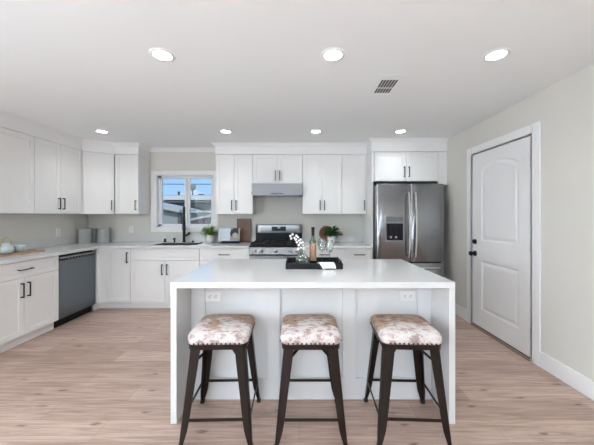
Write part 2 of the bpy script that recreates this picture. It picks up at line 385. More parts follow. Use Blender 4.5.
# right-hand door: casing, slab with arched panels, hardware
tr = MB(); cw = .098
tr.box(XR - .018, DY0 - cw + .015, 0, XR - .0005, DY0 + .015, DZ + cw - .015, .003)
tr.box(XR - .018, DY1 - .015, 0, XR - .0005, DY1 + cw - .015, DZ + cw - .015, .003)
tr.box(XR - .018, DY0 + .015, DZ - .015, XR - .0005, DY1 - .015, DZ + cw - .015, .003)
tr.box(XR - .018, DY0 + .0, 0, XR + .118, DY0 + .015, DZ); tr.box(XR - .018, DY1 - .015, 0, XR + .118, DY1, DZ)
tr.box(XR - .018, DY0, DZ - .015, XR + .118, DY1, DZ)
struct(tr.build('trim_1', 'trim'))
struct(MB().box(XR - .03, DY0 + .0155, .0005, XR + .118, DY1 - .0155, .014, .003).build('trim_2', 'thresh'))
def door_slab():
    b = MB(); bm = b.bm; X = XR - .006; T = .04
    y0, y1, z0, z1 = DY0 + .017, DY1 - .017, .028, DZ - .017
    def loop(pts, x): return [bm.verts.new((x, p[0], p[1])) for p in pts]
    def edges(vs): return [bm.edges.new((vs[i], vs[(i + 1) % len(vs)])) for i in range(len(vs))]
    def panel(ya, yb, za, zb, arch):
        P = [(ya, za), (yb, za), (yb, zb)]
        if arch:
            for i in range(1, 14): t = i / 14; P.append((yb + (ya - yb) * t, zb + arch * math.sin(PI * t) ** .8))
        P.append((ya, zb)); return P
    def off(P, d):
        c = (sum(p[0] for p in P[:2]) / 2, (min(p[1] for p in P) + max(p[1] for p in P)) / 2)
        hy = abs(P[1][0] - P[0][0]) / 2; hz = (max(p[1] for p in P) - min(p[1] for p in P)) / 2
        return [(c[0] + (p[0] - c[0]) * (1 - d / hy), c[1] + (p[1] - c[1]) * (1 - d / hz)) for p in P]
    outer = [(y0, z0), (y1, z0), (y1, z1), (y0, z1)]
    vo = loop(outer, X); es = edges(vo)
    for P in (panel(2.735, 3.300, 1.05, 1.875, .085), panel(2.735, 3.300, .235, .815, 0)):
        l0 = loop(P, X); es += edges(l0)
        l1 = loop(off(P, .014), X + .007); l2 = loop(off(P, .030), X + .007); l3 = loop(off(P, .055), X + .002)
        for a, c in ((l0, l1), (l1, l2), (l2, l3)):
            for i in range(len(a)): bm.faces.new((a[i], a[(i + 1) % len(a)], c[(i + 1) % len(a)], c[i]))
        bm.faces.new(l3)
    bmesh.ops.triangle_fill(bm, use_beauty=True, edges=es)
    vb = loop(outer, X + T)
    for i in range(4): bm.faces.new((vo[i], vo[(i + 1) % 4], vb[(i + 1) % 4], vb[i]))
    bm.faces.new(vb)
    return b.build('door_1', 'trim')
dr = struct(door_slab())
MB().box(XR + .002, DY0 + .02, .0145, XR + .04, DY1 - .02, .030).build('door_gap_strip', 'rubber', dr)  # dark strip added in the shaded gap under the door, blocks outdoor light
Yk = 3.412
k = MB(); k.cyl((XR - .006, Yk, .885), (XR - .014, Yk, .885), .033); k.cyl((XR - .014, Yk, .885), (XR - .045, Yk, .885), .012)
k.sph((XR - .06, Yk, .885), .028, 16, (.8, 1, 1)); k.build('door_knob', 'black', dr, smooth=True)
k = MB(); k.cyl((XR - .006, Yk, 1.028), (XR - .022, Yk, 1.028), .031, .028); k.box(XR - .04, Yk - .005, 1.010, XR - .022, Yk + .005, 1.046, .002)
k.build('deadbolt', 'black', dr, smooth=True)
for z in (.255, 1.055, 1.85):
    MB().box(XR - .0075, DY0 + .0155, z - .05, XR - .004, DY0 + .030, z + .05, .001).cyl((XR - .012, DY0 + .018, z - .052), (XR - .012, DY0 + .018, z + .052), .006, seg=10).build('hinge', 'hsteel', dr)

# baseboards (right wall, and behind the camera)
def bboard(name, x0, y0, x1, y1): struct(MB().box(x0, y0, .0005, x1, y1, .14, .004, 2).build(name, 'trim'))
bboard('baseboard_right', XR - .016, YF + .001, XR - .0005, DY0 - cw + .014)
bboard('baseboard_right_rear', XR - .016, DY1 + cw - .014, XR - .0005, YB - .001)
bboard('baseboard_left', XL + .0005, YF + .001, XL + .016, 1.60)

# ------------------------------------------------------------------ crown moulding and frieze
def sweep(name, path, prof, m='trim'):
    # path: list of (x,y), room on the right-hand side of travel; prof: (outward offset, z)
    P = [Vector(p) for p in path]; rings = []
    for i, p in enumerate(P):
        n = []
        if i > 0: d = (p - P[i - 1]).normalized(); n.append(Vector((d.y, -d.x)))
        if i < len(P) - 1: d = (P[i + 1] - p).normalized(); n.append(Vector((d.y, -d.x)))
        a = n[0] if len(n) == 1 else (n[0] + n[1]).normalized()
        k = 1 / max(.3, a.dot(n[0]))
        rings.append([(p.x + a.x * o * k, p.y + a.y * o * k, z) for o, z in prof])
    return struct(MB().rings(rings).build(name, m, smooth=25))
XU, YU = -3.16, 4.32
crown = [(-.012, 2.395), (.004, 2.395), (.006, 2.405), (.014, 2.412), (.020, 2.425), (.034, 2.440), (.042, 2.445), (.044, 2.4545), (-.012, 2.4545)]
cpath = [(XU, 1.55), (XU, 4.083), (-2.847, YU), (-2.473, YU), (-2.473, YB - .013), (-1.290, YB - .013), (-1.290, YU), (1.05, YU), (1.05, 4.06), (XR - .002, 4.06)]
sweep('trim_3', cpath, crown)
fz = [(-.020, 2.2895), (0, 2.2895), (0, 2.396), (-.020, 2.396)]
sweep('trim_4', cpath[:4] + [(-2.473, YB - .002)], fz)
sweep('trim_5', [(-1.290, YB - .002)] + [cpath[6], (1.049, YU)], fz)
fz2 = [(-.020, 2.2715), (0, 2.2715), (0, 2.396), (-.020, 2.396)]
sweep('trim_6', [(1.05, 4.318), (1.05, 4.06), (XR - .002, 4.06)], fz2)

# ------------------------------------------------------------------ cabinets
def shaker(b, w, h, T=None, t=.02, sw=.057):
    b.box(0, .008, 0, w, t, h, T=T)
    for (x0, z0, x1, z1) in ((0, 0, sw, h), (w - sw, 0, w, h), (sw, 0, w - sw, sw), (sw, h - sw, w - sw, h)):
        b.box(x0, 0, z0, x1, .009, z1, .0012, T=T)
    # eased inner profile
    return b
def pull(parent, x, z, L=.15, vert=True, y=0):
    b = MB()
    if vert:
        b.box(x - .0055, y - .036, z - L / 2, x + .0055, y - .026, z + L / 2, .0015)
        for s in (-1, 1): b.box(x - .0055, y - .028, z + s * (L / 2 - .006) - .006, x + .0055, y + .0, z + s * (L / 2 - .006) + .006)
    else:
        b.box(x - L / 2, y - .036, z - .0055, x + L / 2, y - .026, z + .0055, .0015)
        for s in (-1, 1): b.box(x + s * (L / 2 - .006) - .006, y - .028, z - .0055, x + s * (L / 2 - .006) + .006, y, z + .0055)
    return b.build('handle', 'black', parent)
G = .0022
def front(parent, name, x, z, w, h, hx=None, hz=None, vert=True, L=.15, T0=None):
    b = MB()
    if name == 'drawer' and h < .2: shaker(b, w - 2 * G, h - 2 * G, sw=.045)
    else: shaker(b, w - 2 * G, h - 2 * G)
    T = Matrix.Translation((x + G, -.0205, z + G))
    if T0 is not None: T = T0 @ T
    d = b.build(name, 'cab', parent, T=T)
    if hx is not None: pull(d, hx, hz, L, vert)
    return d
def cab_body(parent, w, d, z0, z1, fl=True):
    MB().box(0, .0, z0, w, d, z1, .0008).build('body', 'cab', parent)
H_UP = .917; ZU0 = 1.369
GU = 'white wall cabinets'; GB = 'white base cabinets'
def wall_cab(label, loc, rz, w, d, z0, z1, doors):
    t = thing('wall_cabinet', label, 'cabinet', (loc[0], loc[1], z0), rz, GU)
    h = z1 - z0; cab_body(t, w, d, 0, h)
    for (x, ww, side) in doors:
        hx = {'L': .032, 'R': ww - .036}[side]
        front(t, 'door', x, 0, ww, h, hx, .055 + .075)
    return t
DU = .308
def ctr(x0, y0=YU + .0205): return (x0 + .001, y0)
# left wall uppers (local x runs along +Y)
def lw(label, y0, y1, doors, z0=ZU0): return wall_cab(label, (XU - .0205, y0 + .001), R(90), y1 - y0 - .002, DU, z0, 2.286, doors)
lw('white two-door wall cabinet on left wall, immediately left of the corner cabinet', 3.351, 4.081, [(0, .364, 'R'), (.364, .364, 'L')])
lw('white wall cabinet cut off by the left edge of the photo', 2.751, 3.351, [(0, .598, 'L')])
# diagonal corner wall cabinet
t = thing('corner_wall_cabinet', 'white diagonal corner wall cabinet above the grey canisters', 'cabinet', (-3.2, 4.4, ZU0), 0, GU)
dd = Vector((-2.847 + 3.16, YU - 4.083)).normalized(); nn = Vector((dd.y, -dd.x)) * -.0205
pa = Vector((-3.16, 4.083)) + nn; pb = Vector((-2.847, YU)) + nn
pts = [(pa.x, pa.y), (pb.x, pb.y), (pb.x + .004, YB - .004), (XL + .002, YB - .004), (XL + .002, pa.y)]
MB().prism([(x + 3.2, y - 4.4) for x, y in pts], 0, H_UP).build('body', 'cab', t)
T0 = Matrix.Translation((pa.x + 3.2, pa.y - 4.4, 0)) @ Matrix.Rotation(math.atan2(dd.y, dd.x), 4, 'Z')
Ld = (pb - pa).length
front(t, 'door', 0.012, 0, Ld - .012, H_UP, Ld - .05, .13, T0=T0)
# back wall uppers
def bw(label, x0, x1, doors, z0=ZU0, nm=None): return wall_cab(label, ctr(x0), 0, x1 - x0 - .002, DU, z0, 2.286, doors)
bw('white single-door wall cabinet on back wall, just left of the window', -2.835, -2.473, [(0, .360, 'R')])
bw('white two-door wall cabinet between the window and the range hood', -1.288, -.712, [(0, .287, 'R'), (.287, .287, 'L')])
bw('short white two-door wall cabinet directly above the range hood', -.712, .054, [(0, .382, 'R'), (.382, .382, 'L')], z0=1.828)
bw('white two-door wall cabinet just right of the range hood', .054, .660, [(0, .302, 'R'), (.302, .302, 'L')])
bw('white single-door wall cabinet between two-door cabinet and refrigerator surround', .660, 1.035, [(0, .373, 'R')])
# fridge surround panel + cabinet over the fridge + filler
t = thing('refrigerator_cabinet', 'deep white two-door cabinet over the steel refrigerator, with full-height side panel', 'cabinet', (1.05, 4.06, 0), 0, GU)
MB().box(.0, 0, 0, .024, YB - 4.06 - .003, 2.268, .001).build('side_panel', 'cab', t)
MB().box(.028, .0205, 1.842, .962, YB - 4.06 - .003, 2.268).build('body', 'cab', t)
MB().box(.966, 0, 1.79, XR - 1.05 - .003, .02, 2.268, .001).build('filler_strip', 'cab', t)
for x, s in ((.045, 'R'), (.5035, 'L')):
    ww = .4585; f = front(t, 'door', x, 1.842, ww, .426, (ww - .036) if s == 'R' else .032, .13)
    f.location.y = .0
MB().box(1.037, 4.322, ZU0, 1.0485, 4.34, 2.286).build('filler', 'cab', None)
bpy.data.objects['filler'].name = 'cabinet_filler'
tag(bpy.data.objects['cabinet_filler'], 'narrow white filler strip between wall cabinet and refrigerator side panel', 'filler')

# base cabinets
YBF = 4.0205   # body front of the back run (doors reach 4.00)
XBF = -2.8705
ZB0, ZB1 = .105, .8745
def base_cab(label, loc, rz, w, d, parts, x0=0, open_top=False):
    t = thing('base_cabinet', label, 'cabinet', (loc[0], loc[1], 0), rz, GB)
    if open_top:   # sink base: hollow so that the basin hangs in it
        b = MB(); b.box(0, 0, ZB0, .018, d, ZB1); b.box(w - .018, 0, ZB0, w, d, ZB1); b.box(.018, 0, ZB0, w - .018, d, ZB0 + .018)
        b.box(.018, 0, ZB0 + .018, w - .018, .018, ZB1); b.build('body', 'cab', t)
    else: cab_body(t, w, d, ZB0, ZB1)
    MB().box(0, .042, 0.0005, w, .058, ZB0 - .0005).build('toe_kick', 'cab', t)
    for p in parts: front(t, *p)
    return t
ZD = .703   # drawer/door split
def two(w, x0=0):   # drawer over a pair of doors
    h = w / 2
    return [('drawer', x0, ZD, w, ZB1 - ZD - .003, w / 2, .083, False), ('door', x0, ZB0, h, ZD - ZB0, h - .036, ZD - ZB0 - .13), ('door', x0 + h, ZB0, h, ZD - ZB0, .032, ZD - ZB0 - .13)]
base_cab('white base cabinet with drawer and two doors left of the dishwasher', (XBF, 2.491), R(90), .838, .60, two(.838))
base_cab('white base cabinet cut off by the left edge of the photo, under the worktop', (XBF, 1.65), R(90), .838, .60, two(.838))
# corner base
t = thing('base_cabinet', 'white corner base cabinet with one tall narrow door beside the dishwasher', 'cabinet', (-2.848, YBF, 0), 0, GB)
MB().box(-.635, .0, ZB0, .443, .62, ZB1).build('body', 'cab', t)
MB().box(-.004, -.0205, ZB0, .112, -.0005, ZB1 - .002, .001).box(-.022, -.065, ZB0, -.004, -.0005, ZB1 - .002).build('filler_strip', 'cab', t)
MB().box(-.06, .042, 0.0005, .443, .058, ZB0 - .0005).box(-.062, -.065, 0.0005, -.046, .058, ZB0 - .0005).build('toe_kick', 'cab', t)
front(t, 'door', .112, ZB0, .331, ZB1 - ZB0 - .003, .331 - .04, ZB1 - ZB0 - .13)
base_cab('white sink base cabinet with false drawer front, below the window', (-2.403, YBF), 0, .981, .62,
         [('drawer', 0, ZD, .981, ZB1 - ZD - .003), ('door', 0, ZB0, .4905, ZD - ZB0, .4905 - .036, ZD - ZB0 - .13), ('door', .4905, ZB0, .4905, ZD - ZB0, .032, ZD - ZB0 - .13)], open_top=True)
w1 = .706
base_cab('white drawer base cabinet between the sink cabinet and the range', (-1.420, YBF), 0, w1, .62,
         [('drawer', 0, ZD, w1, ZB1 - ZD - .003, w1 / 2, .083, False), ('drawer', 0, .405, w1, ZD - .405, w1 / 2, .2, False), ('drawer', 0, ZB0, w1, .405 - ZB0, w1 / 2, .2, False)])
base_cab('white base cabinet just right of the range, behind the island tray', (.058, YBF), 0, .608, .62, two(.608))
base_cab('narrow white base cabinet against the refrigerator side panel', (.668, YBF), 0, .378, .62,
         [('drawer', 0, ZD, .378, ZB1 - ZD - .003, .189, .083, False), ('door', 0, ZB0, .378, ZD - ZB0, .032, ZD - ZB0 - .13)])

# ------------------------------------------------------------------ worktops
ZT0, ZT = .876, .914
SX0, SX1, SY0, SY1 = -2.16, -1.50, 4.10, 4.44      # sink cut-out
YC, XC = 3.97, -2.83
b = MB()
b.box(XL + .001, 1.62, ZT0, XC, 3.965, ZT, .0)
b.box(XL + .001, 3.965, ZT0, SX0, YB - .001, ZT, .0)
b.box(SX1, YC, ZT0, -.712, YB - .001, ZT, .0)
b.box(SX0, YC, ZT0, SX1, SY0, ZT); b.box(SX0, SY1, ZT0, SX1, YB - .001, ZT)
wt = tag(b.build('worktop', 'quartz'), 'L-shaped white quartz worktop along the left wall and under the window', 'worktop')
MB().box(XL + .001, 1.62, ZT, XL + .02, YB - .001, 1.020, .001).box(XL + .02, YB - .02, ZT, -.712, YB - .001, 1.020, .001).build('upstand', 'quartz', wt)
b = MB(); b.box(.056, YC, ZT0, 1.048, YB - .001, ZT, .002)
wt2 = tag(b.build('worktop', 'quartz'), 'short white quartz worktop between the range and the refrigerator', 'worktop')
MB().box(.056, YB - .02, ZT, 1.048, YB - .001, 1.020, .001).build('upstand', 'quartz', wt2)

# sink, faucet
t = thing('sink', 'dark undermount sink basin set in the worktop below the window', 'sink', ((SX0 + SX1) / 2, (SY0 + SY1) / 2, ZT0))
hx, hy = (SX1 - SX0) / 2 - .001, (SY1 - SY0) / 2 - .001
rr = [rrect(hx, hy, .02, .034), rrect(hx - .008, hy - .008, .02, .034), rrect(hx - .012, hy - .012, .04, -.20), rrect(hx - .05, hy - .05, .04, -.215), rrect(hx - .05, hy - .05, .04, -.225), rrect(hx - .004, hy - .004, .04, -.225), rrect(hx, hy, .02, .034)]
MB().rings(rr, False, False).build('basin', 'iron', t, smooth=True)
MB().cyl((0, 0, -.224), (0, 0, -.213), hy - .06).build('drain', 'steel', t)
fx, fy = -1.858, 4.535
t = thing('faucet', 'tall black pull-down kitchen faucet standing behind the sink', 'faucet', (fx, fy, ZT), R(22))
MB().cyl((0, 0, 0), (0, 0, .012), .031).cyl((0, 0, .012), (0, 0, .20), .022).cyl((0, 0, .20), (0, 0, .25), .027).build('base', 'black', t, smooth=True)
coil = [(0, 0, .25)] + [(0, 0, .25 + .025 * i) for i in range(1, 9)] + [(0, -.13 + .13 * math.cos(R(a)), .45 + .11 * math.sin(R(a))) for a in range(15, 181, 15)] + [(0, -.26, .42), (0, -.26, .38)]
MB().tube(coil, .019, 12).build('spout', 'black', t, smooth=True)
MB().cyl((0, -.26, .38), (0, -.26, .27), .020, .024).cyl((0, -.26, .27), (0, -.26, .255), .026).build('spray_head', 'black', t, smooth=True)
MB().box(-.007, -.24, .225, .007, 0, .239, .003).cyl((0, -.25, .22), (0, -.25, .245), .028).build('holder_arm', 'black', t, smooth=True)
MB().tube([(0, 0, .10), (.045, -.005, .115), (.065, -.008, .135), (.088, -.01, .152)], .014, 10, [.018, .016, .016, .018]).build('lever', 'black', t, smooth=True)
t = thing('soap_dispenser', 'short black soap dispenser pump between the air gap cap and faucet', 'dispenser', (-2.012, 4.535, ZT))
MB().cyl((0, 0, 0), (0, 0, .01), .021).cyl((0, 0, .01), (0, 0, .05), .012).build('base', 'black', t, smooth=True)
MB().cyl((0, 0, .05), (0, 0, .068), .017).tube([(0, 0, .06), (0, -.03, .062), (0, -.055, .052)], .007, 8).build('pump_head', 'black', t, smooth=True)
tag(MB().cyl((0, 0, 0), (0, 0, .008), .024).cyl((0, 0, .008), (0, 0, .058), .020, .017).build('air_gap', 'black', None, smooth=True, loc=(-2.165, 4.535, ZT)), 'black cylindrical cap on the worktop, leftmost fitting behind the sink', 'sink fitting')
tag(MB().lathe([(.028, 0), (.028, .006), (.015, .014), (.009, .028)]).build('disposal_button', 'black', None, smooth=True, loc=(-1.715, 4.535, ZT)), 'low black disposal button on the worktop right of the faucet', 'sink fitting')
tag(MB().lathe([(.024, 0), (.024, .006), (.012, .010)]).build('hole_cover', 'black', None, smooth=True, loc=(-1.56, 4.50, ZT)), 'flat black hole cover on the worktop beside the small potted plant', 'sink fitting')

# ------------------------------------------------------------------ dishwasher
t = thing('dishwasher', 'dark stainless steel dishwasher in the left run of cabinets', 'dishwasher', (XBF, 3.334, 0), R(90))
W = .600
MB().box(.003, .03, .11, W - .003, .56, .868).build('tub', 'blackgloss', t)
MB().box(.004, -.018, .106, W - .004, .028, .800, .004, 2).build('door_panel', 'dwsteel', t)
MB().box(.004, -.018, .803, W - .004, .028, .845, .003).build('control_strip', 'blackgloss', t)
hb = MB().box(.004, -.026, .826, W - .004, -.018, .846, .002); hb.build('handle_lip', 'steelh', t)
for i in range(7): MB().box(.13 + i * .05, -.0195, .812, .15 + i * .05, -.0185, .817).build('button', 'hsteel', t)
MB().box(.004, .045, .002, W - .004, .065, .105).build('toe_kick', 'blackgloss', t)

# ------------------------------------------------------------------ range
RX0, RX1 = -.708, .052; RC = (RX0 + RX1) / 2
t = thing('gas_range', 'stainless steel gas range with black cooktop in the back run', 'range', (RC, 3.99, 0))
h = .379
MB().box(-h, .0, .10, h, .645, .895).build('body', 'steel', t)
MB().box(-h + .01, .04, .0005, h - .01, .60, .10).build('base', 'blackgloss', t)
MB().box(-h, -.02, .895, h, .60, .918, .004, 2).build('cooktop', 'blackgloss', t)
cp = MB(); cp.rings([[(x, -.035, .790), (x, -.052, .80), (x, -.030, .893), (x, .0, .895), (x, .0, .79)] for x in (-h, h)]); cp.build('control_panel', 'hood', t)
MB().box(-h, -.012, .778, h, 0, .789).build('vent_gap', 'blackgloss', t)
for x in (-.30, -.205, 0, .205, .30):
    k = MB().cyl((x, -.043, .845), (x, -.056, .842), .029, seg=20).cyl((x, -.056, .842), (x, -.082, .837), .023, .020, seg=20).box(x - .004, -.086, .82, x + .004, -.078, .855, .001)
    k.build('knob', 'chrome', t, smooth=True)
od = MB().box(-h + .002, -.032, .23, h - .002, -.001, .776, .006, 2).build('oven_door', 'steelh', t)
MB().box(-.26, -.034, .34, .26, -.0315, .64, .001).build('window', 'display', od)
hn = MB().tube([(-.33, -.08, .72), (.33, -.08, .72)], .013, 12)
for s in (-1, 1): hn.box(s * .32 - .012, -.08, .71, s * .32 + .012, -.03, .73)
hn.build('handle', 'chrome', od, smooth=True)
MB().box(-h + .002, -.03, .105, h - .002, -.001, .222, .006, 2).build('drawer', 'steelh', t)
# backguard
MB().box(-h, .585, .918, h, .65, 1.085, .003).build('backguard_base', 'blackgloss', t)
bg_ = MB()
prof = []
for i in range(25):
    x = -h + 2 * h * i / 24; e = min(1, (h - abs(x)) / .06); yf = .565 + .03 * (1 - e) ** 2
    prof.append([(x, yf, 1.060), (x, yf - .005, 1.08), (x, yf, 1.185), (x, yf + .015, 1.198), (x, .65, 1.198), (x, .65, 1.060)])
bgo = bg_.rings(prof).build('backguard', 'steelh', t, smooth=True)
MB().box(-.115, .5575, 1.095, .115, .5640, 1.165, .002).build('display', 'display', bgo)
MB().box(-.022, .5565, 1.138, -.012, .5574, 1.152).box(-.004, .5565, 1.138, .004, .5574, 1.152).box(.010, .5565, 1.138, .020, .5574, 1.152).build('clock_digits', 'digits', bgo)
for cx in (-.245, 0, .245):
    g = MB(); gw = .118 if cx else .117
    for yy in (.03, .555): g.box(cx - gw, yy, .932, cx + gw, yy + .016, .952, .002)
    for xx in (cx - gw, cx + gw - .014): g.box(xx, .03, .932, xx + .014, .571, .952, .002)
    for xx in (cx - .05, cx + .036): g.box(xx, .03, .936, xx + .012, .571, .953, .002)
    for yy in (.16, .29, .43): g.box(cx - gw, yy, .936, cx + gw, yy + .013, .953, .002)
    for xx in (cx - gw, cx + gw - .014):
        for yy in (.03, .555): g.box(xx, yy, .9185, xx + .014, yy + .014, .935)
    g.build('grate', 'iron', t)
for (x, y, r) in ((-.245, .15, .045), (-.245, .42, .036), (.245, .15, .04), (.245, .42, .045)):
    MB().cyl((x, y, .9185), (x, y, .928), r, seg=24).cyl((x, y, .928), (x, y, .934), r * .75, seg=24).build('burner', 'iron', t, smooth=True)
MB().cyl((0, .29, .9185), (0, .29, .93), .045, seg=24).build('burner', 'iron', t, smooth=True)

# range hood
t = thing('range_hood', 'slim stainless under-cabinet range hood above the gas range', 'hood', (RC, 4.15, 1.648))
prof = [[(x, .0, 0), (x, 0, .052), (x, .05, .056), (x, .05, .178), (x, .495, .178), (x, .495, .0)] for x in (-.379, .379)]
MB().rings(prof).build('canopy', 'hood', t)
MB().box(-.34, .05, -.003, -.02, .44, -.0002).build('filter', 'hsteel', t); MB().box(.02, .05, -.003, .34, .44, -.0002).build('filter', 'hsteel', t)
MB().box(-.09, -.003, .018, .09, -.0003, .030).build('switch_panel', 'blackgloss', t)

# ------------------------------------------------------------------ refrigerator
FX0, FX1, FY = 1.083, 2.010, 3.865
t = thing('refrigerator', 'dark stainless french-door refrigerator with water dispenser beside the right wall', 'refrigerator', (FX0, FY, 0))
W = FX1 - FX0
MB().box(.004, .075, .012, W - .004, .76, 1.765, .003).build('body', 'hsteel', t)
MB().box(.01, .09, .0005, W - .01, .74, .012).build('feet_base', 'blackgloss', t)
mid = W * .502
def fdoor(x0, x1, z0, z1, name):
    rr = []
    for z, e in ((z0, .004), (z0 + .004, 0), (z1 - .004, 0), (z1, .004)):
        pts = []
        n = 12
        for i in range(n + 1):
            u = i / n; x = x0 + e + (x1 - x0 - 2 * e) * u
            ed = min(u, 1 - u) * (x1 - x0); c = max(0, 1 - ed / .025)
            pts.append((x, .006 - .006 * math.sin(PI * u) + .018 * (1 - math.sqrt(max(0, 1 - c * c))) + e, z))
        pts += [(x1 - e, .068, z), (x0 + e, .068, z)]
        rr.append(pts)
    return MB().rings(rr).build(name, 'fsteel', t, smooth=50)
ld = fdoor(.0, mid - .003, .705, 1.783, 'door')
rd = fdoor(mid + .003, W, .705, 1.783, 'door')
fd = fdoor(.0, W, .08, .688, 'freezer_drawer')
MB().box(.02, .066, .04, W - .02, .078, 1.76).build('gasket', 'blackgloss', t)
def bow(x, z0, z1, parent):
    P = []
    for i in range(17):
        u = i / 16; P.append((x, -.022 - .040 * math.sin(PI * u) ** .6, z0 + (z1 - z0) * u))
    b = MB().rings([[(p[0] - .016, p[1] + .004, p[2]), (p[0] - .010, p[1] - .008, p[2]), (p[0] + .010, p[1] - .008, p[2]), (p[0] + .016, p[1] + .004, p[2]), (p[0] + .010, p[1] + .010, p[2]), (p[0] - .010, p[1] + .010, p[2])] for p in P])
    for z in (z0 + .02, z1 - .02): b.box(x - .010, -.03, z - .018, x + .010, .006, z + .018, .003)
    return b.build('handle', 'chrome', parent, smooth=50)
bow(mid - .045, .765, 1.665, ld); bow(mid + .045, .765, 1.665, rd)
b = MB().tube([(.08 + (W - .16) * i / 12, -.022 - .03 * math.sin(PI * i / 12) ** .6, .63) for i in range(13)], .013, 10)
for x in (.10, W - .10): b.box(x - .012, -.03, .62, x + .012, .006, .64, .003)
b.build('handle', 'chrome', fd, smooth=50)
# dispenser
dx0, dx1, dz0, dz1 = .105, .365, .985, 1.345
dsp = MB().box(dx0, -.010, dz0, dx0 + .016, .004, dz1, .002).box(dx1 - .016, -.010, dz0, dx1, .004, dz1, .002).box(dx0 + .016, -.010, dz0, dx1 - .016, .004, dz0 + .018, .002).box(dx0 + .016, -.010, 1.235, dx1 - .016, .004, dz1, .002).build('dispenser', 'fsteel', ld)
MB().box(dx0 + .02, -.0115, 1.255, dx1 - .02, -.0102, 1.330).build('control_panel', 'dwsteel', dsp)
MB().box(dx0 + .016, -.003, dz0 + .018, dx1 - .016, .003, 1.235).build('recess_back', 'display', dsp)
for x in (.055, .125): MB().box(dx0 + x, -.012, 1.05, dx0 + x + .038, -.004, 1.19, .003).build('paddle', 'blackgloss', dsp)
MB().box(dx0 + .062, -.014, 1.035, dx0 + .088, -.0125, 1.060).box(dx0 + .132, -.014, 1.035, dx0 + .158, -.0125, 1.060).build('paddle_tip', 'hsteel', dsp)

# ------------------------------------------------------------------ island
IX0, IX1, IY0, IY1 = -.829, 1.008, 1.808, 2.765
t = thing('kitchen_island', 'white quartz waterfall island with panelled seating side, in the room centre', 'island', ((IX0 + IX1) / 2, (IY0 + IY1) / 2, 0))
ox, oy = (IX0 + IX1) / 2, (IY0 + IY1) / 2; hw, hd = (IX1 - IX0) / 2, (IY1 - IY0) / 2
MB().box(-hw, -hd, .875, hw, hd, .915, .0025, 2).build('countertop', 'quartz', t)
MB().box(-hw, -hd, .0005, -hw + .04, hd, .8748, .0025, 2).build('waterfall_panel', 'quartz', t)
MB().box(hw - .04, -hd, .0005, hw, hd, .8748, .0025, 2).build('waterfall_panel', 'quartz', t)
fy0 = 2.05 - oy
b = MB(); L0, L1 = -hw + .0405, hw - .0405
b.box(L0, fy0 + .018, .0005, L1, hd - .06, .8745)
# seating-side frame: rails, outer stiles, two inner stiles
s1 = (-.234 - ox, -.139 - ox); s2 = (.318 - ox, .414 - ox)
for (x0, z0, x1, z1) in ((L0, .155, L0 + .10, .845), (L1 - .10, .155, L1, .845), (s1[0], .155, s1[1], .845), (s2[0], .155, s2[1], .845), (L0, .0005, L1, .155), (L0, .845, L1, .8745)):
    b.box(x0, fy0, z0, x1, fy0 + .019, z1, .001)
b.build('seating_panel', 'island', t)
# kitchen side: doors and drawers
kw = (L1 - L0) / 3
for i in range(3):
    x = L1 - i * kw
    T0 = Matrix.Translation((x, hd - .059, 0)) @ Matrix.Rotation(PI, 4, 'Z')
    front(t, 'drawer', 0, .70, kw, .172, kw / 2, .083, False, T0=T0)
    front(t, 'door', 0, .10, kw / 2, .598, kw / 2 - .036, .47, T0=T0)
    front(t, 'door', kw / 2, .10, kw / 2, .598, .032, .47, T0=T0)
def outlet(parent, T, horiz=True, name='outlet', two_gang=False):
    Q = Matrix.Rotation(R(90), 4, 'Y') if horiz else Matrix.Identity(4)
    b = MB().box(-.036, -.006, -.058, .036, 0, .058, .002)
    for s in (-1, 1): b.cyl((0, -.008, s * .021), (0, -.005, s * .021), .016, seg=20)
    o = b.build(name, 'plate', parent, T=T @ Q, smooth=False)
    c = MB()
    for s in (-1, 1):
        c.box(-.0085, -.0090, s * .021 - .003, -.0055, -.0081, s * .021 + .008); c.box(.0055, -.0090, s * .021 - .003, .0085, -.0081, s * .021 + .008)
        c.cyl((0, -.009, s * .021 - .009), (0, -.0081, s * .021 - .009), .0028, seg=10)
    c.build('sockets', 'slot', o); return o
outlet(t, Matrix.Translation((-.633 - ox, fy0 + .0178, .748)))
outlet(t, Matrix.Translation((.800 - ox, fy0 + .0178, .752)))
# wall outlets
o = outlet(None, Matrix.Translation((XL + .0005, 4.06, 1.10)) @ Matrix.Rotation(R(90), 4, 'Z'), False, 'wall_outlet'); tag(o, 'white outlet on the left wall, left of the grey canisters', 'outlet')
o = outlet(None, Matrix.Translation((-2.78, YB - .0005, 1.115)), False, 'wall_outlet'); tag(o, 'white outlet on the back wall between canisters and window', 'outlet')

